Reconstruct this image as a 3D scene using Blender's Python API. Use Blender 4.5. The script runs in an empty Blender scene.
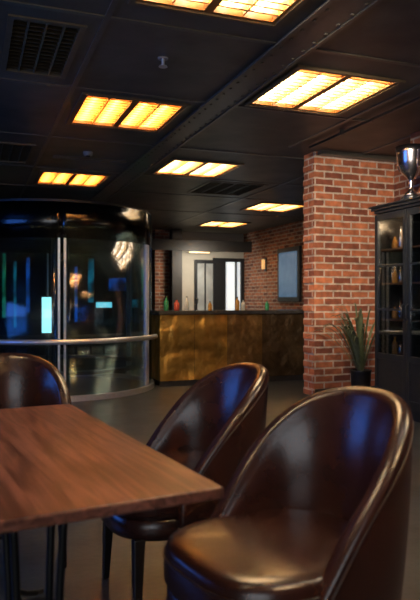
import bpy, math, random
from mathutils import Vector
from mathutils import noise as mn
random.seed(4)
SC=bpy.context.scene
COL=SC.collection
RZ=math.atan(0.375); CR,SR=math.cos(RZ),math.sin(RZ)
def W(u,v,z=0.0): return (u*CR-v*SR, u*SR+v*CR, z)
CEIL=3.05
SC.view_settings.view_transform='Standard'

# ------------------------------------------------------------ materials
def newmat(name):
    m=bpy.data.materials.new(name); m.use_nodes=True
    nt=m.node_tree; b=nt.nodes['Principled BSDF']
    return m,nt,b
def pmat(name,col,rough=.5,metal=0.0,coat=0.0,noise=0.0,nscale=20,bump=0.0,bscale=60,emit=None,es=0.0,spec=None,bdist=.01):
    m,nt,b=newmat(name)
    b.inputs['Base Color'].default_value=(*col,1)
    b.inputs['Roughness'].default_value=rough
    b.inputs['Metallic'].default_value=metal
    b.inputs['Coat Weight'].default_value=coat
    if spec is not None: b.inputs['Specular IOR Level'].default_value=spec
    tc=nt.nodes.new('ShaderNodeTexCoord')
    if noise>0:
        n=nt.nodes.new('ShaderNodeTexNoise'); n.inputs['Scale'].default_value=nscale; n.inputs['Detail'].default_value=5
        nt.links.new(tc.outputs['Object'],n.inputs['Vector'])
        r=nt.nodes.new('ShaderNodeValToRGB')
        r.color_ramp.elements[0].position=.3; r.color_ramp.elements[1].position=.7
        r.color_ramp.elements[0].color=(*[c*(1-noise) for c in col],1)
        r.color_ramp.elements[1].color=(*[min(1,c*(1+noise)) for c in col],1)
        nt.links.new(n.outputs['Fac'],r.inputs['Fac']); nt.links.new(r.outputs['Color'],b.inputs['Base Color'])
    if bump>0:
        n2=nt.nodes.new('ShaderNodeTexNoise'); n2.inputs['Scale'].default_value=bscale; n2.inputs['Detail'].default_value=4
        nt.links.new(tc.outputs['Object'],n2.inputs['Vector'])
        bp=nt.nodes.new('ShaderNodeBump'); bp.inputs['Strength'].default_value=bump; bp.inputs['Distance'].default_value=bdist
        nt.links.new(n2.outputs['Fac'],bp.inputs['Height']); nt.links.new(bp.outputs['Normal'],b.inputs['Normal'])
    if emit:
        b.inputs['Emission Color'].default_value=(*emit,1); b.inputs['Emission Strength'].default_value=es
    return m
def ledmat(name,emit,es,scale=2.0):
    m=pmat(name,emit,emit=emit,es=es); nt=m.node_tree; b=nt.nodes['Principled BSDF']
    tc=nt.nodes.new('ShaderNodeTexCoord'); n=nt.nodes.new('ShaderNodeTexNoise'); n.inputs['Scale'].default_value=scale
    mr=nt.nodes.new('ShaderNodeMapRange'); mr.inputs['From Min'].default_value=.38; mr.inputs['From Max'].default_value=.68
    mr.inputs['To Min'].default_value=.05*es; mr.inputs['To Max'].default_value=es*1.6
    nt.links.new(tc.outputs['Object'],n.inputs['Vector']); nt.links.new(n.outputs['Fac'],mr.inputs['Value']); nt.links.new(mr.outputs['Result'],b.inputs['Emission Strength'])
    return m
def glassmat(name,tint=(.75,.85,.85),refl=.12,rough=.02,mx_=.6):
    m=bpy.data.materials.new(name); m.use_nodes=True; nt=m.node_tree; nt.nodes.clear()
    o=nt.nodes.new('ShaderNodeOutputMaterial'); mx=nt.nodes.new('ShaderNodeMixShader')
    t=nt.nodes.new('ShaderNodeBsdfTransparent'); t.inputs['Color'].default_value=(*tint,1)
    g=nt.nodes.new('ShaderNodeBsdfGlossy'); g.inputs['Roughness'].default_value=rough
    lw=nt.nodes.new('ShaderNodeLayerWeight'); lw.inputs['Blend'].default_value=.35
    mr=nt.nodes.new('ShaderNodeMapRange'); mr.inputs['To Min'].default_value=refl; mr.inputs['To Max'].default_value=mx_
    nt.links.new(lw.outputs['Fresnel'],mr.inputs['Value']); nt.links.new(mr.outputs['Result'],mx.inputs['Fac'])
    nt.links.new(t.outputs[0],mx.inputs[1]); nt.links.new(g.outputs[0],mx.inputs[2]); nt.links.new(mx.outputs[0],o.inputs[0])
    return m
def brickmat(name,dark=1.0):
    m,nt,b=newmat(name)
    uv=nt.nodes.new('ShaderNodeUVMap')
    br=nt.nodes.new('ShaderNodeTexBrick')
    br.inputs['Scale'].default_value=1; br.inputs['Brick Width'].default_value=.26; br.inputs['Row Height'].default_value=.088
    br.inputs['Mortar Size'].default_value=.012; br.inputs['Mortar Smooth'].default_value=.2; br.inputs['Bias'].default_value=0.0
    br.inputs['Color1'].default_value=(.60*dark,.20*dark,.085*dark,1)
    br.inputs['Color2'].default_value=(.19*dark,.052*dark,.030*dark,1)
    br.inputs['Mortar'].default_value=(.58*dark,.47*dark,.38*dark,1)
    n=nt.nodes.new('ShaderNodeTexNoise'); n.inputs['Scale'].default_value=11; n.inputs['Detail'].default_value=8
    mx=nt.nodes.new('ShaderNodeMix'); mx.data_type='RGBA'; mx.blend_type='MULTIPLY'; mx.inputs[0].default_value=.6
    rp=nt.nodes.new('ShaderNodeValToRGB'); rp.color_ramp.elements[0].position=.32; rp.color_ramp.elements[0].color=(.4,.38,.36,1)
    rp.color_ramp.elements[1].position=.68; rp.color_ramp.elements[1].color=(1.25,1.2,1.15,1)
    nd=nt.nodes.new('ShaderNodeTexNoise'); nd.inputs['Scale'].default_value=11
    va=nt.nodes.new('ShaderNodeVectorMath'); va.operation='SCALE'; va.inputs['Scale'].default_value=.014
    vb=nt.nodes.new('ShaderNodeVectorMath'); vb.operation='ADD'
    L=nt.links.new
    L(uv.outputs[0],nd.inputs['Vector']); L(nd.outputs['Color'],va.inputs[0]); L(uv.outputs[0],vb.inputs[0]); L(va.outputs[0],vb.inputs[1])
    L(vb.outputs[0],br.inputs['Vector']); L(uv.outputs[0],n.inputs['Vector']); L(n.outputs['Fac'],rp.inputs['Fac'])
    L(br.outputs['Color'],mx.inputs[6]); L(rp.outputs['Color'],mx.inputs[7]); L(mx.outputs[2],b.inputs['Base Color'])
    inv=nt.nodes.new('ShaderNodeMath'); inv.operation='MULTIPLY_ADD'; inv.inputs[1].default_value=-1; inv.inputs[2].default_value=1
    L(br.outputs['Fac'],inv.inputs[0])
    ad=nt.nodes.new('ShaderNodeMath'); ad.operation='MULTIPLY_ADD'; ad.inputs[1].default_value=.5
    L(n.outputs['Fac'],ad.inputs[0]); L(inv.outputs[0],ad.inputs[2])
    bp=nt.nodes.new('ShaderNodeBump'); bp.inputs['Strength'].default_value=.7; bp.inputs['Distance'].default_value=.010
    L(ad.outputs[0],bp.inputs['Height']); L(bp.outputs['Normal'],b.inputs['Normal'])
    b.inputs['Roughness'].default_value=.75
    return m
def woodmat(name,c1,c2,rough=.3,scale=1.0):
    m,nt,b=newmat(name); L=nt.links.new
    tc=nt.nodes.new('ShaderNodeTexCoord'); mp=nt.nodes.new('ShaderNodeMapping')
    mp.inputs['Scale'].default_value=(20*scale,1.1*scale,20*scale)
    n=nt.nodes.new('ShaderNodeTexNoise'); n.inputs['Scale'].default_value=2.2; n.inputs['Detail'].default_value=9; n.inputs['Distortion'].default_value=1.0
    r=nt.nodes.new('ShaderNodeValToRGB'); r.color_ramp.elements[0].position=.38; r.color_ramp.elements[1].position=.62
    r.color_ramp.elements[0].color=(*c1,1); r.color_ramp.elements[1].color=(*c2,1)
    L(tc.outputs['Object'],mp.inputs[0]); L(mp.outputs[0],n.inputs['Vector']); L(n.outputs['Fac'],r.inputs['Fac'])
    n3=nt.nodes.new('ShaderNodeTexNoise'); n3.inputs['Scale'].default_value=4.5; n3.inputs['Detail'].default_value=5
    L(tc.outputs['Object'],n3.inputs['Vector'])
    r3=nt.nodes.new('ShaderNodeValToRGB'); r3.color_ramp.elements[0].position=.35; r3.color_ramp.elements[0].color=(.6,.6,.6,1)
    r3.color_ramp.elements[1].position=.65; r3.color_ramp.elements[1].color=(1.1,1.1,1.1,1)
    mx=nt.nodes.new('ShaderNodeMix'); mx.data_type='RGBA'; mx.blend_type='MULTIPLY'; mx.inputs[0].default_value=.8
    L(n3.outputs['Fac'],r3.inputs['Fac']); L(r.outputs['Color'],mx.inputs[6]); L(r3.outputs['Color'],mx.inputs[7]); L(mx.outputs[2],b.inputs['Base Color'])
    bp=nt.nodes.new('ShaderNodeBump'); bp.inputs['Strength'].default_value=.25; bp.inputs['Distance'].default_value=.004
    L(n.outputs['Fac'],bp.inputs['Height']); L(bp.outputs['Normal'],b.inputs['Normal'])
    b.inputs['Roughness'].default_value=rough
    return m

M_leather=pmat('brown_leather',(.030,.0095,.0065),rough=.27,coat=.06,noise=.25,nscale=6,bump=.06,bscale=90)
M_piping=pmat('leather_piping',(.02,.007,.004),rough=.4)
M_darkwood=pmat('dark_wood_leg',(.008,.005,.004),rough=.35,noise=.3)
M_table=woodmat('walnut_tabletop',(.066,.023,.016),(.185,.072,.050),rough=.31)
M_iron=pmat('black_iron',(.012,.012,.013),rough=.45,metal=.6,bump=.1)
M_ceil=pmat('ceiling_paint',(.088,.078,.060),rough=.45,noise=.4,nscale=2.5,bump=.2,bscale=8)
M_ceiltrim=pmat('ceiling_trim_paint',(.10,.088,.068),rough=.32,noise=.1)
M_floor=pmat('concrete_floor',(.042,.043,.046),rough=.38,noise=.4,nscale=4,bump=.15,bscale=25)
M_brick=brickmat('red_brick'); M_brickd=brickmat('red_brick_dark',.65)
M_darkwall=pmat('dark_wall_paint',(.03,.027,.025),rough=.6,noise=.2,nscale=3)
M_plaster=pmat('cream_plaster',(.42,.39,.33),rough=.8,noise=.08,nscale=3)
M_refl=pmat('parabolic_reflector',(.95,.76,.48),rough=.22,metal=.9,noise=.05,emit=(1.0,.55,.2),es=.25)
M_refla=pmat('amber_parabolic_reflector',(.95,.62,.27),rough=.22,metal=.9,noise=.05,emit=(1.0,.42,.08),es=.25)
M_tube=pmat('warm_tube',(1,.9,.7),emit=(1.0,.88,.68),es=48,noise=.01)
M_tubea=pmat('amber_tube',(1,.8,.5),emit=(1.0,.76,.44),es=42,noise=.01)
M_louver=pmat('louver_blade',(.80,.58,.30),rough=.3,metal=.6,noise=.05)
M_louvera=pmat('amber_louver_blade',(.60,.33,.10),rough=.35,metal=.5,noise=.05)
M_fixframe=pmat('fixture_frame',(.11,.08,.045),rough=.4,noise=.1)
M_fixin=pmat('fixture_housing',(.30,.12,.025),rough=.4,noise=.1)
M_chrome=pmat('brushed_steel',(.72,.72,.74),rough=.34,metal=.7,noise=.1,nscale=40)
M_darkmetal=pmat('dark_metal',(.12,.12,.12),rough=.35,metal=.9,noise=.1)
M_pipe=pmat('painted_pipe',(.07,.062,.05),rough=.35,metal=.3,noise=.1)
M_blackgloss=pmat('black_satin',(.010,.010,.012),rough=.45,noise=.2)
M_glass=glassmat('tinted_glass',(.62,.76,.80),refl=.08,rough=.14,mx_=.34)
M_blackglass=glassmat('smoked_glass',(.18,.23,.25),refl=.05,rough=.18,mx_=.22)
M_clear=glassmat('clear_glass',(.88,.90,.90),refl=.05)
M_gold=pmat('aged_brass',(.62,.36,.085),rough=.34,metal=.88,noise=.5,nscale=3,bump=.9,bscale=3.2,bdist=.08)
M_gold_dim=pmat('aged_brass_dimmed',(.26,.15,.05),rough=.42,metal=.8,noise=.5,nscale=3,bump=.9,bscale=3.2,bdist=.08)  # same brass, darkened to carry the light falloff along the bar
M_gold_shade=pmat('aged_brass_shaded',(.09,.055,.025),rough=.45,metal=.7,noise=.5,nscale=3,bump=.9,bscale=3.2,bdist=.08)  # same brass again, falloff of light put into a darker colour
M_bronze=woodmat('dark_bronze_wood',(.05,.03,.012),(.10,.06,.025),rough=.35)
M_bartop=pmat('bar_top_stone',(.05,.045,.04),rough=.15,noise=.3,nscale=12)
M_cab=pmat('black_cabinet_paint',(.016,.018,.021),rough=.33,noise=.2)
M_cabin=pmat('cabinet_brown_back',(.24,.12,.065),rough=.5,noise=.2)
M_leaf=pmat('leaf_green',(.10,.12,.06),rough=.4,noise=.4,nscale=12)
M_pot=pmat('pot_ceramic',(.010,.010,.011),rough=.5,noise=.2)
M_soil=pmat('soil',(.02,.013,.008),rough=1,noise=.4,nscale=60)
M_silver=pmat('trophy_silver',(.66,.62,.64),rough=.24,metal=1,noise=.08)
M_cyan=pmat('cyan_screen',(.1,.5,.6),emit=(.45,.95,1.0),es=2.6,noise=.1)
M_blue=ledmat('blue_screen',(.04,.20,.9),.7,5)
M_teal=ledmat('teal_screen',(.05,.45,.6),.6,5)
M_green=ledmat('green_led',(.08,.65,.35),.6,5)
M_blueglow=pmat('added_blue_glow',(.1,.2,.8),emit=(.06,.24,1.0),es=5.2,noise=.02)
M_white=pmat('lit_frosted_glass',(.8,.85,.85),rough=.5,emit=(.9,.97,1.0),es=.65,noise=.03)
M_grey=pmat('grey_lit_glass',(.3,.32,.32),rough=.3,emit=(.9,.85,.7),es=.06,noise=.4,nscale=2)
M_tv=pmat('screen_face',(.05,.09,.14),rough=.15,emit=(.18,.40,.70),es=.22,noise=.5,nscale=2)
M_sconce=pmat('sconce_shade',(.5,.3,.12),emit=(1,.55,.2),es=.7,noise=.03)
M_warmled=pmat('warm_lens',(.9,.6,.3),emit=(1,.62,.25),es=3,noise=.03)
M_soft=pmat('white_plastic',(.3,.29,.27),rough=.5,noise=.05)

# ------------------------------------------------------------ mesh builder
class MB:
    def __init__(s): s.v=[]; s.f=[]
    def box(s,x0,x1,y0,y1,z0,z1):
        b=len(s.v)
        s.v+=[(x0,y0,z0),(x1,y0,z0),(x1,y1,z0),(x0,y1,z0),(x0,y0,z1),(x1,y0,z1),(x1,y1,z1),(x0,y1,z1)]
        s.f+=[tuple(b+i for i in q) for q in ((3,2,1,0),(4,5,6,7),(0,1,5,4),(1,2,6,5),(2,3,7,6),(3,0,4,7))]; return s
    def hexa(s,bot,top):
        b=len(s.v); s.v+=list(bot)+list(top)
        s.f+=[tuple(b+i for i in q) for q in ((3,2,1,0),(4,5,6,7),(0,1,5,4),(1,2,6,5),(2,3,7,6),(3,0,4,7))]; return s
    def rings(s,rings,closed=True,cap=True,loop=False):
        b=len(s.v); n=len(rings[0])
        for r in rings: s.v+=[tuple(p) for p in r]
        m=len(rings)
        for i in range(m if loop else m-1):
            i2=(i+1)%m
            for j in range(n if closed else n-1):
                j2=(j+1)%n
                s.f.append((b+i*n+j,b+i*n+j2,b+i2*n+j2,b+i2*n+j))
        if cap and not loop:
            s.f.append(tuple(b+j for j in range(n-1,-1,-1))); s.f.append(tuple(b+(m-1)*n+j for j in range(n)))
        return s
    def lathe(s,prof,n=24,c=(0,0,0)):
        R=[[(c[0]+r*math.cos(2*math.pi*k/n),c[1]+r*math.sin(2*math.pi*k/n),c[2]+z) for k in range(n)] for r,z in prof]
        return s.rings(R)
    def tube(s,pts,r,n=8,loop=False):
        P=[Vector(p) for p in pts]; R=[]; up=Vector((0,0,1)); m=len(P)
        rad=r if isinstance(r,(list,tuple)) else [r]*m
        prev=None
        for i in range(m):
            a=P[(i-1)%m] if (loop or i>0) else P[i]; c=P[(i+1)%m] if (loop or i<m-1) else P[i]
            t=(c-a).normalized()
            if prev is None:
                x=t.cross(up)
                if x.length<1e-3: x=t.cross(Vector((1,0,0)))
            else: x=prev-t*prev.dot(t)
            x.normalize(); prev=x; y=t.cross(x)
            R.append([P[i]+(x*math.cos(2*math.pi*k/n)+y*math.sin(2*math.pi*k/n))*rad[i] for k in range(n)])
        return s.rings(R,loop=loop)
    def obj(s,name,mat,parent=None,smooth=False,bevel=0.0,loc=(0,0,0),rot=0.0,subsurf=0):
        me=bpy.data.meshes.new(name); me.from_pydata([tuple(p) for p in s.v],[],s.f); me.update()
        uvl=me.uv_layers.new(name='UVMap')
        for p in me.polygons:
            nx,ny,nz=[abs(c) for c in p.normal]
            for li in p.loop_indices:
                c=me.vertices[me.loops[li].vertex_index].co
                if nz>=nx and nz>=ny: q=(c.x,c.y)
                elif nx>=ny: q=(c.y+.125,c.z)
                else: q=(c.x,c.z)
                uvl.data[li].uv=q
            p.use_smooth=smooth
        me.materials.append(mat)
        o=bpy.data.objects.new(name,me); COL.objects.link(o)
        o.location=loc; o.rotation_euler=(0,0,rot)
        if parent: o.parent=parent
        if bevel>0:
            m=o.modifiers.new('bevel','BEVEL'); m.width=bevel; m.segments=2; m.limit_method='ANGLE'
        import bmesh
        bm=bmesh.new(); bm.from_mesh(me); bmesh.ops.recalc_face_normals(bm,faces=bm.faces); bm.to_mesh(me); bm.free()
        return o
def meta(o,label,cat,group=None):
    o['label']=label; o['category']=cat
    if group: o['group']=group
    return o
def thing(name,label,cat,loc,rot=0.0,group=None):
    e=bpy.data.objects.new(name,None); e.empty_display_size=.1; COL.objects.link(e)
    e.location=loc; e.rotation_euler=(0,0,rot)
    return meta(e,label,cat,group)
def copy_tree(o,loc,rot=None,label=None):
    def rec(src,par):
        c=src.copy(); COL.objects.link(c); c.parent=par
        for ch in list(src.children):
            rec(ch,c)
        return c
    kids=list(o.children)
    c=o.copy(); COL.objects.link(c)
    for k in kids: rec(k,c)
    c.location=loc
    if rot is not None: c.rotation_euler=(0,0,rot)
    if label: c['label']=label
    return c
def struct(o): o['kind']='structure'; return o

# ------------------------------------------------------------ lights layout & ceiling holes
F=1.0
FIX=[(.95,2.85),(.97,5.75),(.97,9.4),(2.45,4.5),(2.5,8.0),(5.2,11.0),(5.3,14.0),(.95,-.3),(2.45,1.0),(-1.0,1.2)]
AMBER=(1,2)
FS=.95
VENTS=[(.25,4.35,.47,1.05),(.25,7.9,.47,1.05),(3.5,9.3,.95,1.1)]
U0,U1,V0,V1=-3.0,7.2,-3.0,16.5
rects=[(u,u+FS,v,v+F) for u,v in FIX]+[(u,u+a,v,v+b) for u,v,a,b in VENTS]
us=sorted(set([U0,U1+.2]+[r[0] for r in rects]+[r[1] for r in rects])); vs=sorted(set([V0,V1+.2]+[r[2] for r in rects]+[r[3] for r in rects]))
mb=MB()
idx={}
def vid(u,v):
    if (u,v) not in idx: idx[(u,v)]=len(mb.v); mb.v.append((u,v,CEIL))
    return idx[(u,v)]
for i in range(len(us)-1):
    for j in range(len(vs)-1):
        cu,cv=(us[i]+us[i+1])/2,(vs[j]+vs[j+1])/2
        if any(r[0]<cu<r[1] and r[2]<cv<r[3] for r in rects): continue
        mb.f.append((vid(us[i],vs[j]),vid(us[i],vs[j+1]),vid(us[i+1],vs[j+1]),vid(us[i+1],vs[j])))
struct(mb.obj('ceiling',M_ceil,rot=RZ))
struct(MB().box(U0-.2,U1+.2,V0-.2,V1+.2,-.1,0).obj('floor',M_floor,rot=RZ))
struct(MB().box(U0-.2,U0,V0-.2,V1+.2,0,CEIL+.2).obj('wall_left',M_darkwall,rot=RZ))
struct(MB().box(U0,U1,V0-.2,V0,0,CEIL+.2).obj('wall_front',M_darkwall,rot=RZ))
struct(MB().box(U0,4.55,V1,V1+.2,0,CEIL+.2).obj('wall_back',M_darkwall,rot=RZ))
mw=MB().box(4.95,6.5,V1,V1+.2,0,CEIL+.2).box(6.5,7.2,V1,V1+.2,2.36,CEIL+.2)
struct(mw.obj('wall_rear',M_plaster,rot=RZ))
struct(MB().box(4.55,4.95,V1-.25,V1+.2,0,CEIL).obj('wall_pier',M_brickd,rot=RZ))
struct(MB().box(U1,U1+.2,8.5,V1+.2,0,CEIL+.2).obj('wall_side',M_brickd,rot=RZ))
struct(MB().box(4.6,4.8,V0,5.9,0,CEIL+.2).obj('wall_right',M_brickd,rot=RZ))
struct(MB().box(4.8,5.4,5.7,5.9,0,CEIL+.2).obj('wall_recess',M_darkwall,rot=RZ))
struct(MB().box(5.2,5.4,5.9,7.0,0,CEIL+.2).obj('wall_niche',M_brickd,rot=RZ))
pb=MB().box(4.01,5.4,7.0,7.26,0,CEIL)
for i in range(0,34,2):
    pb.box(3.992,4.01,7.004,7.25,i*.088+.008,(i+1)*.088-.004)
struct(pb.obj('wall_pillar',M_brick,rot=RZ))
struct(MB().box(5.4,U1+.2,7.12,7.26,0,CEIL+.2).obj('wall_rear_partition',M_darkwall,rot=RZ))
struct(MB().box(U1,U1+.2,7.26,8.5,0,CEIL+.2).obj('wall_end',M_darkwall,rot=RZ))
mt=MB()
for u in (.84,4.65,-.6,3.62): mt.box(u-.02,u+.02,V0,V1 if u!=3.62 else 6.9,CEIL-.012,CEIL)
for v in (-.8,2.5,4.15,5.62,7.4,9.15,10.7,12.7): mt.box(U0,3.9 if v<7.4 else U1,v-.02,v+.02,CEIL-.010,CEIL)
mt.box(2.06,2.34,V0,V1,CEIL-.018,CEIL)
mt.box(2.05,2.08,V0,V1,CEIL-.03,CEIL-.018).box(2.32,2.35,V0,V1,CEIL-.03,CEIL-.018)
for i in range(60):
    v=.8+i*.16
    for u in (2.11,2.29): mt.box(u-.009,u+.009,v-.009,v+.009,CEIL-.028,CEIL-.018)
struct(mt.obj('trim_1',M_ceiltrim,rot=RZ))
struct(MB().box(4.05,5.2,6.90,6.99,CEIL-.05,CEIL).obj('trim_5',M_ceiltrim,rot=RZ))
struct(MB().box(4.0,U1,15.95,16.05,2.50,2.78).obj('trim_2',M_darkwall,rot=RZ))
struct(MB().box(4.015,5.2,6.985,7.0,0,.09).obj('baseboard_pillar',M_darkwall,rot=RZ))
# rear glazed doors and partitions
struct(MB().box(6.56,7.14,V1+.04,V1+.07,.06,2.3).obj('window_2',M_white,rot=RZ))
struct(MB().box(6.38,6.64,V1-.04,V1+.1,0,2.36).box(7.10,7.2,V1-.04,V1+.1,0,2.36).box(6.64,7.10,V1-.04,V1+.1,2.26,2.36).box(6.64,7.10,V1-.04,V1+.1,0,.06).box(6.94,6.98,V1-.03,V1+.09,.06,2.26).obj('door_1',M_cab,rot=RZ))
struct(MB().box(5.80,6.26,V1-.03,V1-.01,.05,2.2).obj('window_3',M_grey,rot=RZ))
struct(MB().box(5.72,5.80,V1-.06,V1,0,2.30).box(6.26,6.38,V1-.06,V1,0,2.36).box(5.80,6.26,V1-.06,V1,2.2,2.30).box(6.01,6.05,V1-.05,V1,0,2.2).obj('door_2',M_cab,rot=RZ))
struct(MB().box(4.95,5.22,V1-.5,V1,0,CEIL).obj('trim_4',M_darkwall,rot=RZ))
# unseen glowing panel and frame, added for the blue sheen on the chairs
struct(MB().box(U0,U0+.02,3.3,6.0,.95,2.45).obj('blue_glow_panel',M_blueglow,rot=RZ))
mf=MB()
for v in (3.2,4.15,5.08,6.0): mf.box(U0,U0+.06,v,v+.08,.87,2.53)
for z in (.87,2.45): mf.box(U0,U0+.06,3.2,6.08,z,z+.08)
struct(mf.obj('trim_3',M_cab,rot=RZ))

# ------------------------------------------------------------ ceiling lights
def build_light(loc):
    e=thing('ceiling_light','recessed square louvred ceiling light glowing warm white','light fixture',loc,RZ,'recessed louvred ceiling lights')
    t=.025
    MB().box(0,t,0,F,-.008,.16).box(FS-t,FS,0,F,-.008,.16).box(t,FS-t,0,t,-.008,.16).box(t,FS-t,F-t,F,-.008,.16).box(FS/2-.03,FS/2+.03,t,F-t,-.008,.16).box(0,FS,0,F,.16,.17).obj('housing',M_fixin,e)
    MB().box(-.035,0,-.035,F+.035,-.022,0).box(FS,FS+.035,-.035,F+.035,-.022,0).box(0,FS,-.035,0,-.022,0).box(0,FS,F,F+.035,-.022,0).obj('frame',M_fixframe,e)
    for k in (0,1):
        x0=t if k==0 else FS/2+.03; x1=FS/2-.03 if k==0 else FS-t
        w=x1-x0
        rb=MB()
        for h in (0,1):
            a0=x0+w*h*.5; a1=a0+w*.5; cxm=(a0+a1)/2; n=12
            R=[]
            for yy in (t,F-t):
                R.append([(cxm-(a1-a0)/2*math.cos(math.pi*i/n),yy,.035+.10*math.sin(math.pi*i/n)**.8 if 0<i<n else .035) for i in range(n+1)])
            rb.rings(R,closed=False,cap=False)
        rb.obj('reflector',M_refl,e,smooth=True)
        for q in (.25,.75):
            xx=x0+w*q
            MB().tube([(xx,t+.06,.075),(xx,F-t-.06,.075)],.022,8).obj('tube',M_tube,e,smooth=True)
        lb=MB()
        for i in range(1,12):
            y=t+(F-2*t)*i/12
            lb.hexa([(x0,y-.009,0),(x1,y-.009,0),(x1,y+.009,0),(x0,y+.009,0)],[(x0,y-.002,.045),(x1,y-.002,.045),(x1,y+.002,.045),(x0,y+.002,.045)])
        xm=x0+w/2
        lb.hexa([(xm-.006,t,0),(xm+.006,t,0),(xm+.006,F-t,0),(xm-.006,F-t,0)],[(xm-.003,t,.04),(xm+.003,t,.04),(xm+.003,F-t,.04),(xm-.003,F-t,.04)])
        lb.obj('louver',M_louver,e)
    return e
L0=build_light(W(FIX[0][0],FIX[0][1],CEIL))
for i,(u,v) in enumerate(FIX[1:],1):
    c=copy_tree(L0,W(u,v,CEIL),label='recessed square louvred ceiling light glowing deep amber' if i in AMBER else None)
    if i in AMBER:
        for k in c.children:
            b=k.name.split('.')[0]
            mm={'tube':M_tubea,'louver':M_louvera,'reflector':M_refla}.get(b)
            if mm: k.material_slots[0].link='OBJECT'; k.material_slots[0].material=mm

for (u,v,a,b) in VENTS:
    e=thing('ceiling_vent','dark metal slatted air grille set in the ceiling','vent',W(u,v,CEIL),RZ,'ceiling air grilles')
    MB().box(-.02,.02,-.02,b+.02,-.012,.03).box(a-.02,a+.02,-.02,b+.02,-.012,.03).box(.02,a-.02,-.02,.02,-.012,.03).box(.02,a-.02,b-.02,b+.02,-.012,.03).box(0,a,0,b,.08,.09).obj('frame',M_fixframe,e)
    g=MB(); n=int(b/.07)
    for i in range(1,n):
        y=b*i/n; g.hexa([(.02,y-.02,.0),(a-.02,y-.02,.0),(a-.02,y-.014,.0),(.02,y-.014,.0)],[(.02,y+.014,.035),(a-.02,y+.014,.035),(a-.02,y+.02,.035),(.02,y+.02,.035)])
    for i in (1,2,3): g.box(a*i/4-.006,a*i/4+.006,.02,b-.02,-.004,.03)
    g.obj('grille',M_fixframe,e)
e=thing('slot_diffuser','slim pale slotted air diffuser on the ceiling','vent',W(1.0,8.35,CEIL),RZ)
MB().box(0,.95,0,.03,-.02,0).box(0,.95,.08,.11,-.02,0).obj('frame',M_fixframe,e)
MB().box(.01,.94,.03,.08,-.006,0).obj('slot',M_iron,e)
def pipe(u,v0,v1,label,brk):
    e=thing('ceiling_pipe',label,'pipe',W(0,0,CEIL),RZ,'pipes fixed under the ceiling')
    MB().tube([(u,v0,-.04),(u,v1,-.04)],.016,10).obj('pipe_run',M_pipe,e,smooth=True)
    for v in brk: MB().box(u-.022,u+.022,v-.010,v+.010,-.06,0).obj('bracket',M_darkmetal,e)
pipe(3.78,-1,6.7,'slim dark pipe running under the ceiling beside lights',(1.5,3,4.5,6))
pipe(.05,2.0,15.5,'slim dark pipe running under the ceiling past grilles',(4,6,8,10,12))
def px(x,y,z):
    D=(z-1.2)*640/(300-y); return ((x-210)/640*D,D,z)
e=thing('sprinkler_head','small chrome sprinkler hanging from the dark ceiling','sprinkler',px(163,58,CEIL))
MB().lathe([(.04,-.01),(.04,0.03)],16).obj('escutcheon',M_soft,e)
MB().lathe([(.012,-.06),(.012,-.01)],10).lathe([(.035,-.068),(.03,-.06)],16).obj('nozzle',M_chrome,e,smooth=False)
e=thing('smoke_detector','small round white smoke detector on the ceiling','smoke detector',px(88,152,CEIL))
MB().lathe([(.035,-.05),(.05,-.045),(.06,-.02),(.06,0.005)],20).obj('body',M_soft,e,smooth=True)
MB().lathe([(.02,-.06),(.03,-.05)],16).obj('sensor',M_iron,e)

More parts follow.
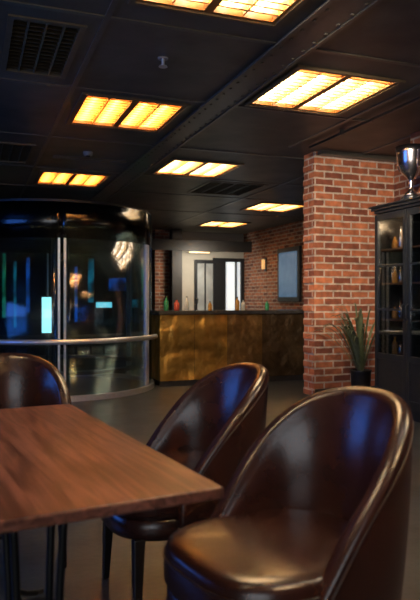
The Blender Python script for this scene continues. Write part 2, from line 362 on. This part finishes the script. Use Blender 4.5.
# ------------------------------------------------------------ chairs
def build_chair(loc,rot,label):
    e=thing('dining_chair',label,'chair',loc,rot,'brown leather tub chairs at the table')
    R=.290; AL=math.pi/2*R; LS=.165; TOT=AL+LS; T=.058; ZB=.31; HT=.922; HL=.475
    def frame(s):
        if abs(s)<=AL:
            th=s/R; return (R*math.sin(th),-.02-R*.95*math.cos(th)),(math.sin(th),-math.cos(th))
        sg=1 if s>0 else -1
        return (sg*R,-.02+abs(s)-AL),(sg,0)
    def top(s):
        q=min(1,abs(s)/TOT); f=(max(0,1-q**2.6))**1.15
        return HL+(HT-HL)*f
    def P(s,off,z):
        (x,y),(nx,ny)=frame(s)
        k=(z-.40)/.5
        fl=.016*math.sin(max(-.3,min(1.2,k))*1.3)
        sh=-.035*max(0,k)**2
        return (x+nx*(off+fl),y+ny*(off+fl)+sh,z)
    N=72; rings=[]
    for i in range(N+1):
        s=-TOT+2*TOT*i/N; h=top(s); r=T/2; ring=[]
        for k in range(9):
            z=ZB+(h-r-ZB)*k/8; ring.append(P(s,.012*math.sin(math.pi*k/8),z))
        for k in range(1,10):
            a=math.pi*k/10; ring.append(P(s,-r+r*math.cos(a),h-r+r*math.sin(a)))
        zt=h-r; lo=.40; ln=max(.002,zt-lo)
        for k in range(0,14):
            q=k/13; z=zt-ln*q
            ring.append(P(s,-T-.022*math.sin(math.pi*q**.8)*min(1,ln/.25),z))
        ring.append(P(s,-T+.01,ZB))
        rings.append(ring)
    MB().rings(rings).obj('backrest',M_leather,e,smooth=True)
    S=[-TOT+2*TOT*i/72 for i in range(73)]
    MB().tube([P(s,.001,top(s)-T/2-.010) for s in S],.003,6).obj('piping',M_piping,e,smooth=True)
    def outline(a,b,cy,sc,z,n=48,p=3.0):
        out=[]
        for k in range(n):
            t=2*math.pi*k/n; c,s_=math.cos(t),math.sin(t)
            x=a*sc*math.copysign(abs(c)**(2/p),c); y=cy+b*sc*math.copysign(abs(s_)**(2/p),s_)
            out.append((x,y,z))
        return out
    prof=[(.385,.90),(.388,.97),(.405,1.0),(.465,1.0),(.490,.985),(.505,.965),(.514,.92),(.519,.78),(.521,.45),(.522,.05)]
    MB().rings([outline(.276,.304,.060,sc,z) for z,sc in prof]).obj('seat',M_leather,e,smooth=True)
    MB().rings([outline(.268,.296,.060,sc,z) for z,sc in [(.305,.95),(.31,.985),(.335,1),(.38,1),(.388,.96)]]).obj('seat_base',M_leather,e,smooth=True)
    MB().tube(outline(.278,.306,.060,1,.476),.003,6,loop=True).obj('piping',M_piping,e,smooth=True)
    for sx,sy in ((-1,1),(1,1),(-1,-1),(1,-1)):
        x=.21*sx; y=.28 if sy>0 else -.17
        dx=.012*sx; dy=.01 if sy>0 else -.075
        a=.022; b=.013
        top_=[(x-a,y-a,.315),(x+a,y-a,.315),(x+a,y+a,.315),(x-a,y+a,.315)]
        bot=[(x+dx-b,y+dy-b,0),(x+dx+b,y+dy-b,0),(x+dx+b,y+dy+b,0),(x+dx-b,y+dy+b,0)]
        MB().hexa(bot,top_).obj('leg',M_darkwood,e,bevel=.004)
    return e
TR=math.radians(27.4)
ch=build_chair((.245,1.865,0),math.radians(121),'brown leather tub dining chair pulled up beside the table corner')
copy_tree(ch,(-.095,2.68,0),math.radians(114),'brown leather tub dining chair tucked at the table side')
copy_tree(ch,(-.965,3.07,0),math.radians(200),'brown leather tub dining chair at the table end')

# ------------------------------------------------------------ table
nx,ny=.888,.46; dx,dy=-.46,.888
cx=.036-nx*.375+dx*.70; cy=1.54-ny*.375+dy*.70
tb=thing('dining_table','rectangular walnut dining table on black iron pedestals','table',(cx,cy,0),TR)
MB().box(-.375,.375,-.70,.70,.722,.75).obj('tabletop',M_table,tb,bevel=.006)
for yy in (-.33,.36):
    MB().box(-.2,.2,yy-.2,yy+.2,.706,.722).obj('mounting_plate',M_iron,tb)
    MB().lathe([(.085,.36),(.085,.372)],24,(0,yy,0)).obj('collar',M_iron,tb)
    for a in range(4):
        an=a*math.pi/2+math.pi/4; c,s_=math.cos(an),math.sin(an)
        ctrl=[(.10,.71),(.088,.60),(.078,.45),(.074,.32),(.080,.22),(.105,.14),(.15,.085),(.21,.05),(.27,.025),(.32,.012)]
        MB().tube([(c*r,yy+s_*r,z) for r,z in ctrl],.011,8).obj('leg',M_iron,tb,smooth=True)

# ------------------------------------------------------------ glass cylinder (revolving entrance)
GX,GY,GR=-2.13,8.80,1.33
g=thing('revolving_door','round dark glass entrance drum with steel rail and slim posts','revolving door',(GX,GY,0))
def arcbox(r0,r1,a0,a1,z0,z1,n=16):
    R=[]
    for i in range(n+1):
        a=a0+(a1-a0)*i/n; c,s_=math.cos(a),math.sin(a)
        R.append([(r0*c,r0*s_,z0),(r1*c,r1*s_,z0),(r1*c,r1*s_,z1),(r0*c,r0*s_,z1)])
    return MB().rings(R)
def ring(r0,r1,z0,z1):
    return MB().rings([[(r*math.cos(2*math.pi*k/96),r*math.sin(2*math.pi*k/96),z) for k in range(96)] for r,z in ((r0,z0),(r1,z0),(r1,z1),(r0,z1))],loop=True)
ring(GR-.05,GR-.022,2.36,2.39).obj('fascia',M_blackgloss,g)
MB().lathe([(GR-.05,2.37),(GR-.05,2.38),(.01,2.38)],64).obj('roof',M_cab,g)
ring(GR-.05,GR+.03,0,.065).obj('base_ring',M_chrome,g)
ring(GR-.20,GR-.05,.30,.34).obj('inner_ledge',M_darkmetal,g)
nP=6; off=math.radians(-73)
for i in range(nP):
    a0=off+2*math.pi*i/nP; a1=off+2*math.pi*(i+1)/nP
    arcbox(GR-.02,GR-.008,a0+.035,a1-.035,.065,1.93,24).obj('glass_panel',M_glass,g,smooth=True)
    arcbox(GR-.02,GR-.008,a0+.0,a1-.0,1.93,2.36,24).obj('smoked_panel',M_blackglass,g,smooth=True)
    for dd in (-.026,.026):
        arcbox(GR-.035,GR+.010,a0+dd-.010,a0+dd+.010,.065,1.93,2).obj('mullion',M_chrome,g)
MB().tube([((GR+.07)*math.cos(a),(GR+.07)*math.sin(a),.71) for a in [math.radians(-175+170*i/48) for i in range(49)]],.032,10).obj('handrail',M_chrome,g,smooth=True)
for i in range(9):
    a=math.radians(-173+166*i/8)
    MB().tube([((GR-.01)*math.cos(a),(GR-.01)*math.sin(a),.71),((GR+.07)*math.cos(a),(GR+.07)*math.sin(a),.71)],.012,6).obj('rail_bracket',M_chrome,g)
MB().lathe([(.05,0.0),(.05,2.37)],16).obj('centre_post',M_cab,g)

def kiosk(x,D,zc,w,h,mat,label,group='glowing screens behind the glass'):
    lx=(x-210)/640*D
    ang=math.atan2(lx,D)
    e=thing('display_kiosk',label,'screen',(lx,D,0),-ang,group)
    MB().box(-.12,.12,-.12,.12,0,.03).box(-.02,.02,.0,.04,.03,zc+h/2).obj('stand',M_cab,e)
    MB().box(-w/2-.015,w/2+.015,-.03,.0,zc-h/2-.015,zc+h/2+.015).obj('bezel',M_cab,e)
    MB().box(-w/2,w/2,-.036,-.03,zc-h/2,zc+h/2).obj('screen',mat,e)
kiosk(47,9.0,.99,.14,.50,M_cyan,'slim standing sign glowing pale cyan inside glass drum')
kiosk(104,10.6,1.12,.26,.09,M_cyan,'small low screen glowing pale blue behind the glass')
kiosk(133,11.2,1.14,.18,.14,M_teal,'small teal glowing screen behind the glass')
kiosk(28,10.6,1.45,.06,.9,M_blue,'tall blue glow strip added as a streak in the drum glass')  # glow strip added in place of a coloured reflection in the glass
kiosk(118,12.4,1.5,.35,.25,M_blue,'wide blue screen glowing behind the glass')
kiosk(91,13.2,1.6,.12,.9,M_teal,'tall teal glow strip added as a streak in the glass')  # added strips from here down stand in for upright reflections in the glass
kiosk(4,11.0,1.45,.06,1.1,M_green,'narrow green glow strip added as a streak in the glass')
kiosk(15,11.6,1.3,.05,1.2,M_teal,'tall thin teal glow strip added as a streak in the glass')
kiosk(76,11.6,1.3,.05,1.0,M_blue,'tall thin blue glow strip added as a streak in the glass')
kiosk(143,12.6,1.5,.06,1.0,M_green,'narrow green glow strip added as a streak beside glass drum')

# ------------------------------------------------------------ bar
bar=thing('bar_counter','long bar counter with panelled aged brass front and dark top','bar counter',W(2.45,8.5,0),RZ)
BL=4.6
MB().box(.03,BL,.03,.60,0,1.0).obj('body',M_bronze,bar)
MB().box(-.03,BL,-.06,.68,1.0,1.05).obj('countertop',M_bartop,bar,bevel=.005)
def sheet(a,b,mat):
    sh=MB(); n=max(8,int((b-a)*34)); m=28; rows=[]
    for j in range(m+1):
        z=.08+.91*j/m
        row=[]
        for i in range(n+1):
            x=a+(b-a)*i/n
            row.append((x,-.001-.024*abs(mn.noise(Vector((x*2.6,z*2.6,3.1))))-.010*abs(mn.noise(Vector((x*7,z*7,1.1)))),z))
        rows.append(row)
    sh.rings(rows,closed=False,cap=False); sh.obj('front_panel',mat,bar,smooth=True)
sheet(0,.50,M_gold); sheet(.505,1.0,M_gold); sheet(1.005,1.55,M_gold_dim); sheet(1.555,2.3,M_gold_shade); sheet(2.305,3.3,M_gold_shade); sheet(3.305,BL,M_gold_shade)  # sheets darken to the right: light falloff painted into the brass
MB().box(0,.03,.0,.60,.08,.985).obj('side_panel',M_gold,bar)
MB().box(.0,BL,.012,.03,0,.10).obj('plinth',M_darkmetal,bar)
def bottle(t,v,mat,h,r,label,kind='bottle'):
    e=thing(kind,label,kind,W(2.45+t,8.5+v,1.05),RZ)
    MB().lathe([(r*.9,0),(r,.01),(r,h*.6),(r*.85,h*.68),(r*.35,h*.8),(r*.32,h*.95)],16).obj('body',mat,e,smooth=True)
    MB().lathe([(r*.4,h*.93),(r*.4,h)],12).obj('cap',M_cab,e)
G1=pmat('green_bottle',(.05,.25,.1),rough=.12,noise=.1); G2=pmat('red_bottle',(.5,.08,.05),rough=.2,noise=.1)
G3=pmat('amber_bottle',(.6,.28,.05),rough=.15,noise=.1); G4=pmat('white_bottle',(.6,.58,.5),rough=.3,noise=.1)
bottle(.15,.2,G1,.20,.035,'green glass bottle standing on the bar')
bottle(.32,.25,G2,.16,.04,'short red bottle standing on the bar')
bottle(.45,.18,G4,.20,.03,'pale bottle standing on the bar')
bottle(.85,.30,G3,.13,.028,'tiny amber bottle standing on the bar')
bottle(1.25,.22,G3,.20,.035,'amber bottle standing on the bar')
bottle(1.38,.3,G4,.16,.03,'small pale bottle standing on the bar')
bottle(1.75,.25,G1,.14,.03,'small green bottle standing on the bar')
e=thing('drinking_glass','stemmed drinking glass standing on the bar','glass',W(2.45+.6,8.7,1.05),RZ)
MB().lathe([(.03,0),(.03,.004),(.004,.01),(.004,.08),(.03,.11),(.035,.17)],16).obj('bowl',M_clear,e,smooth=True)
MB().lathe([(.032,0),(.032,.005)],16).obj('foot',M_clear,e)

# ------------------------------------------------------------ tv and sconce on side wall
e=thing('wall_screen','tall black-framed dim blue screen on the brick wall','screen',W(7.2,13.7,0),RZ)
MB().box(-.07,-.0,-.56,.56,1.16,2.46).obj('bezel',M_cab,e,bevel=.006)
MB().box(-.08,-.07,-.46,.46,1.27,2.35).obj('screen_face',M_tv,e)
e=thing('wall_sconce','small dark metal sconce on the brick wall','wall lamp',W(7.2,15.06,0),RZ)
MB().box(-.03,0,-.05,.05,1.95,2.3).obj('backplate',M_cab,e)
MB().lathe([(.035,2.0),(.045,2.02),(.045,2.25)],14,(-.08,0,0)).obj('lamp_shade',M_sconce,e,smooth=True)
e=thing('strip_light','slim warm strip light under the rear header beam','light fixture',W(5.7,16.0,2.50),RZ)
MB().box(-.30,.30,-.03,.03,-.03,0).obj('housing',M_cab,e)
MB().box(-.28,.28,-.02,.02,-.045,-.03).obj('diffuser',M_warmled,e)

# ------------------------------------------------------------ cabinet
CY=5.02; HC=2.2
cb=thing('display_cabinet','tall black glazed display cabinet beside the brick pillar','cabinet',W(4.07,CY,0),RZ)
hw=.8; dp=.45
b=MB().box(dp-.02,dp,-hw,hw,.08,HC-.08).box(.03,dp-.02,-hw,-hw+.03,.08,HC-.08).box(.03,dp-.02,hw-.03,hw,.08,HC-.08)
b.box(.03,dp-.02,-hw+.03,hw-.03,.08,.14).box(.03,dp-.02,-hw+.03,hw-.03,HC-.12,HC-.08).box(.05,dp,-hw+.02,hw-.02,0,.08)
b.box(.03,dp-.02,-hw/3-.012,-hw/3+.012,.14,HC-.12).box(.03,dp-.02,hw/3-.012,hw/3+.012,.14,HC-.12)
b.obj('body',M_cab,cb)
MB().box(dp-.026,dp-.02,-hw+.03,hw-.03,.14,HC-.12).obj('back_panel',M_cabin,cb)
MB().box(.0,dp,-hw-.01,hw+.01,HC-.08,HC-.05).box(-.025,dp,-hw-.03,hw+.03,HC-.05,HC-.02).box(-.045,dp,-hw-.05,hw+.05,HC-.02,HC).obj('cornice',M_cab,cb,bevel=.005)
SHZ=(.62,1.0,1.38,1.74)
for z in SHZ:
    MB().box(.06,dp-.03,-hw+.03,hw-.03,z-.018,z).obj('shelf',M_cabin,cb)
for i in range(3):
    y0=-hw+i*2*hw/3+.004; y1=y0+2*hw/3-.008; s=.05
    d=MB().box(0,.028,y0,y0+s,.12,HC-.09).box(0,.028,y1-s,y1,.12,HC-.09).box(0,.028,y0+s,y1-s,.12,.20).box(0,.028,y0+s,y1-s,HC-.16,HC-.09).box(0,.028,y0+s,y1-s,.58,.64)
    for z in (1.10,1.56): d.box(.002,.024,y0+s,y1-s,z-.01,z+.01)
    d=d.obj('door',M_cab,cb,bevel=.003)
    MB().box(.010,.016,y0+s,y1-s,.64,HC-.16).obj('glass_pane',M_clear,d)
    MB().box(.010,.018,y0+s,y1-s,.20,.58).obj('lower_panel',M_cab,d)
    hy=y0+.03 if i!=1 else y1-.03
    MB().tube([(0,hy,1.0),(-.03,hy,1.02),(-.03,hy,1.14),(0,hy,1.16)],.005,8).obj('handle',M_darkmetal,d,smooth=True)
k=0
for z in SHZ:
    for y in (.72,.62,.50,.38,.12):
        mat=[G3,M_silver,G4,G1,G2][k%5]; hh=[.2,.15,.24,.18,.2,.14,.22][k%7]; k+=1
        e=thing('decanter','small decorative bottle on the cabinet shelf','bottle',W(4.07+.2,CY+y,z),RZ,'bottles inside the display cabinet')
        r=.03; h=hh
        MB().lathe([(r*.9,0),(r,.01),(r,h*.5),(r*.8,h*.62),(r*.35,h*.75),(r*.32,h*.95)],14).obj('body',mat,e,smooth=True)
        MB().lathe([(r*.4,h*.94),(r*.4,h)],10).obj('stopper',M_cab,e)
# trophy
e=thing('trophy_cup','silver two-handled trophy cup standing on the black cabinet','trophy',W(4.28,5.48,HC),RZ)
e.scale=(1.4,1.4,1.30)
MB().lathe([(.075,0),(.075,.05),(.06,.06)],24).obj('plinth',M_cab,e)
MB().lathe([(.055,.06),(.05,.075),(.02,.10),(.014,.14),(.022,.16),(.014,.18),(.03,.20),(.075,.25),(.10,.33),(.105,.40),(.115,.45),(.108,.45),(.095,.40),(.085,.33),(.05,.26),(.01,.24)],28).obj('cup',M_silver,e,smooth=True)
for sg in (-1,1):
    MB().tube([(0,sg*.09,.27),(0,sg*.13,.28),(0,sg*.16,.33),(0,sg*.155,.38),(0,sg*.13,.41),(0,sg*.105,.40)],.007,8).obj('handle',M_silver,e,smooth=True)

# ------------------------------------------------------------ plant
pl=thing('potted_plant','spiky green potted plant with arching leaves beside the brick pillar','plant',W(4.30,6.42,0),RZ)
MB().lathe([(.09,0),(.10,.01),(.12,.36),(.13,.38),(.115,.38),(.11,.35),(.01,.345)],28).obj('pot',M_pot,pl,smooth=True)
MB().lathe([(.109,.345),(.109,.355),(.01,.36)],20).obj('soil',M_soil,pl)
lf=MB()
for i in range(50):
    left=i%2==0
    a=random.uniform(2.2,4.1) if left else random.uniform(0,2*math.pi)
    Ln=random.uniform(.72,.92); lean=random.uniform(.45,1.25) if left else random.uniform(.2,.85); w=random.uniform(.011,.018)
    c,s_=math.cos(a),math.sin(a); rr=[]
    for k in range(12):
        q=k/11; rd=.02+.56*lean*(q**1.0)*(1-.06*q); z=.35+Ln*math.sin(q*1.75)*(1-.22*lean)-.10*lean*q**2
        ww=w*math.sin(math.pi*(.12+.86*q))+.0008
        rr.append([(c*rd-s_*ww,s_*rd+c*ww,z),(c*rd,s_*rd,z-.004),(c*rd+s_*ww,s_*rd-c*ww,z),(c*rd,s_*rd,z+.001)])
    lf.rings(rr)
lf.obj('foliage',M_leaf,pl,smooth=False)

# ------------------------------------------------------------ lights
def area(name,loc,size,power,col,target):
    l=bpy.data.lights.new(name,'AREA'); l.energy=power; l.color=col; l.size=size; l.shape='SQUARE'
    o=bpy.data.objects.new(name,l); COL.objects.link(o); o.location=loc
    o.rotation_euler=(Vector(target)-Vector(loc)).to_track_quat('-Z','Y').to_euler()
def spot(name,loc,power,col,target,ang,r=.08):
    l=bpy.data.lights.new(name,'SPOT'); l.energy=power; l.color=col; l.spot_size=math.radians(ang); l.spot_blend=.8; l.shadow_soft_size=r
    o=bpy.data.objects.new(name,l); COL.objects.link(o); o.location=loc
    o.rotation_euler=(Vector(target)-Vector(loc)).to_track_quat('-Z','Y').to_euler()
area('behind_camera_fill',(-.6,-2.0,1.7),2.4,50,(.90,.94,1.0),(0,6,2.9))  # unseen fill added behind the camera for the room and ceiling
area('warm_overhead_fill',W(1.6,1.6,2.95),1.3,16,(1,.88,.75),W(2.6,4.5,.5))  # out-of-frame warm fill, added over the table area
spot('pillar_fill_spot',W(1.3,2.4,2.9),1150,(1,.82,.62),W(4.5,7.0,1.9),34,.2)  # unseen spot added to brighten the brick pillar
spot('bar_fill_spot',W(1.9,6.9,3.0),130,(1,.80,.5),W(2.75,8.5,.75),40)  # unseen spot added to brighten the left end of the brass
area('far_room_fill',W(5.6,15.3,2.3),.6,28,(1,.90,.74),W(5.8,16.5,1.3))  # hidden area lamp added to brighten the far wall
pt=bpy.data.lights.new('cabinet_lamp','POINT'); pt.energy=9; pt.color=(1,.66,.36); pt.shadow_soft_size=.02
o=bpy.data.objects.new('cabinet_lamp',pt); COL.objects.link(o); o.location=W(4.3,5.55,2.02)
w=bpy.data.worlds.new('world'); SC.world=w; w.use_nodes=True
w.node_tree.nodes['Background'].inputs[0].default_value=(.5,.6,.8,1); w.node_tree.nodes['Background'].inputs[1].default_value=.02

cam=bpy.data.cameras.new('camera'); co=bpy.data.objects.new('camera',cam); COL.objects.link(co)
co.location=(0,0,1.2); co.rotation_euler=(math.pi/2,0,0)
cam.sensor_fit='VERTICAL'; cam.sensor_height=36; cam.lens=38.4; cam.clip_start=.05
cam.dof.use_dof=True; cam.dof.focus_distance=4.5; cam.dof.aperture_fstop=3.5
SC.camera=co
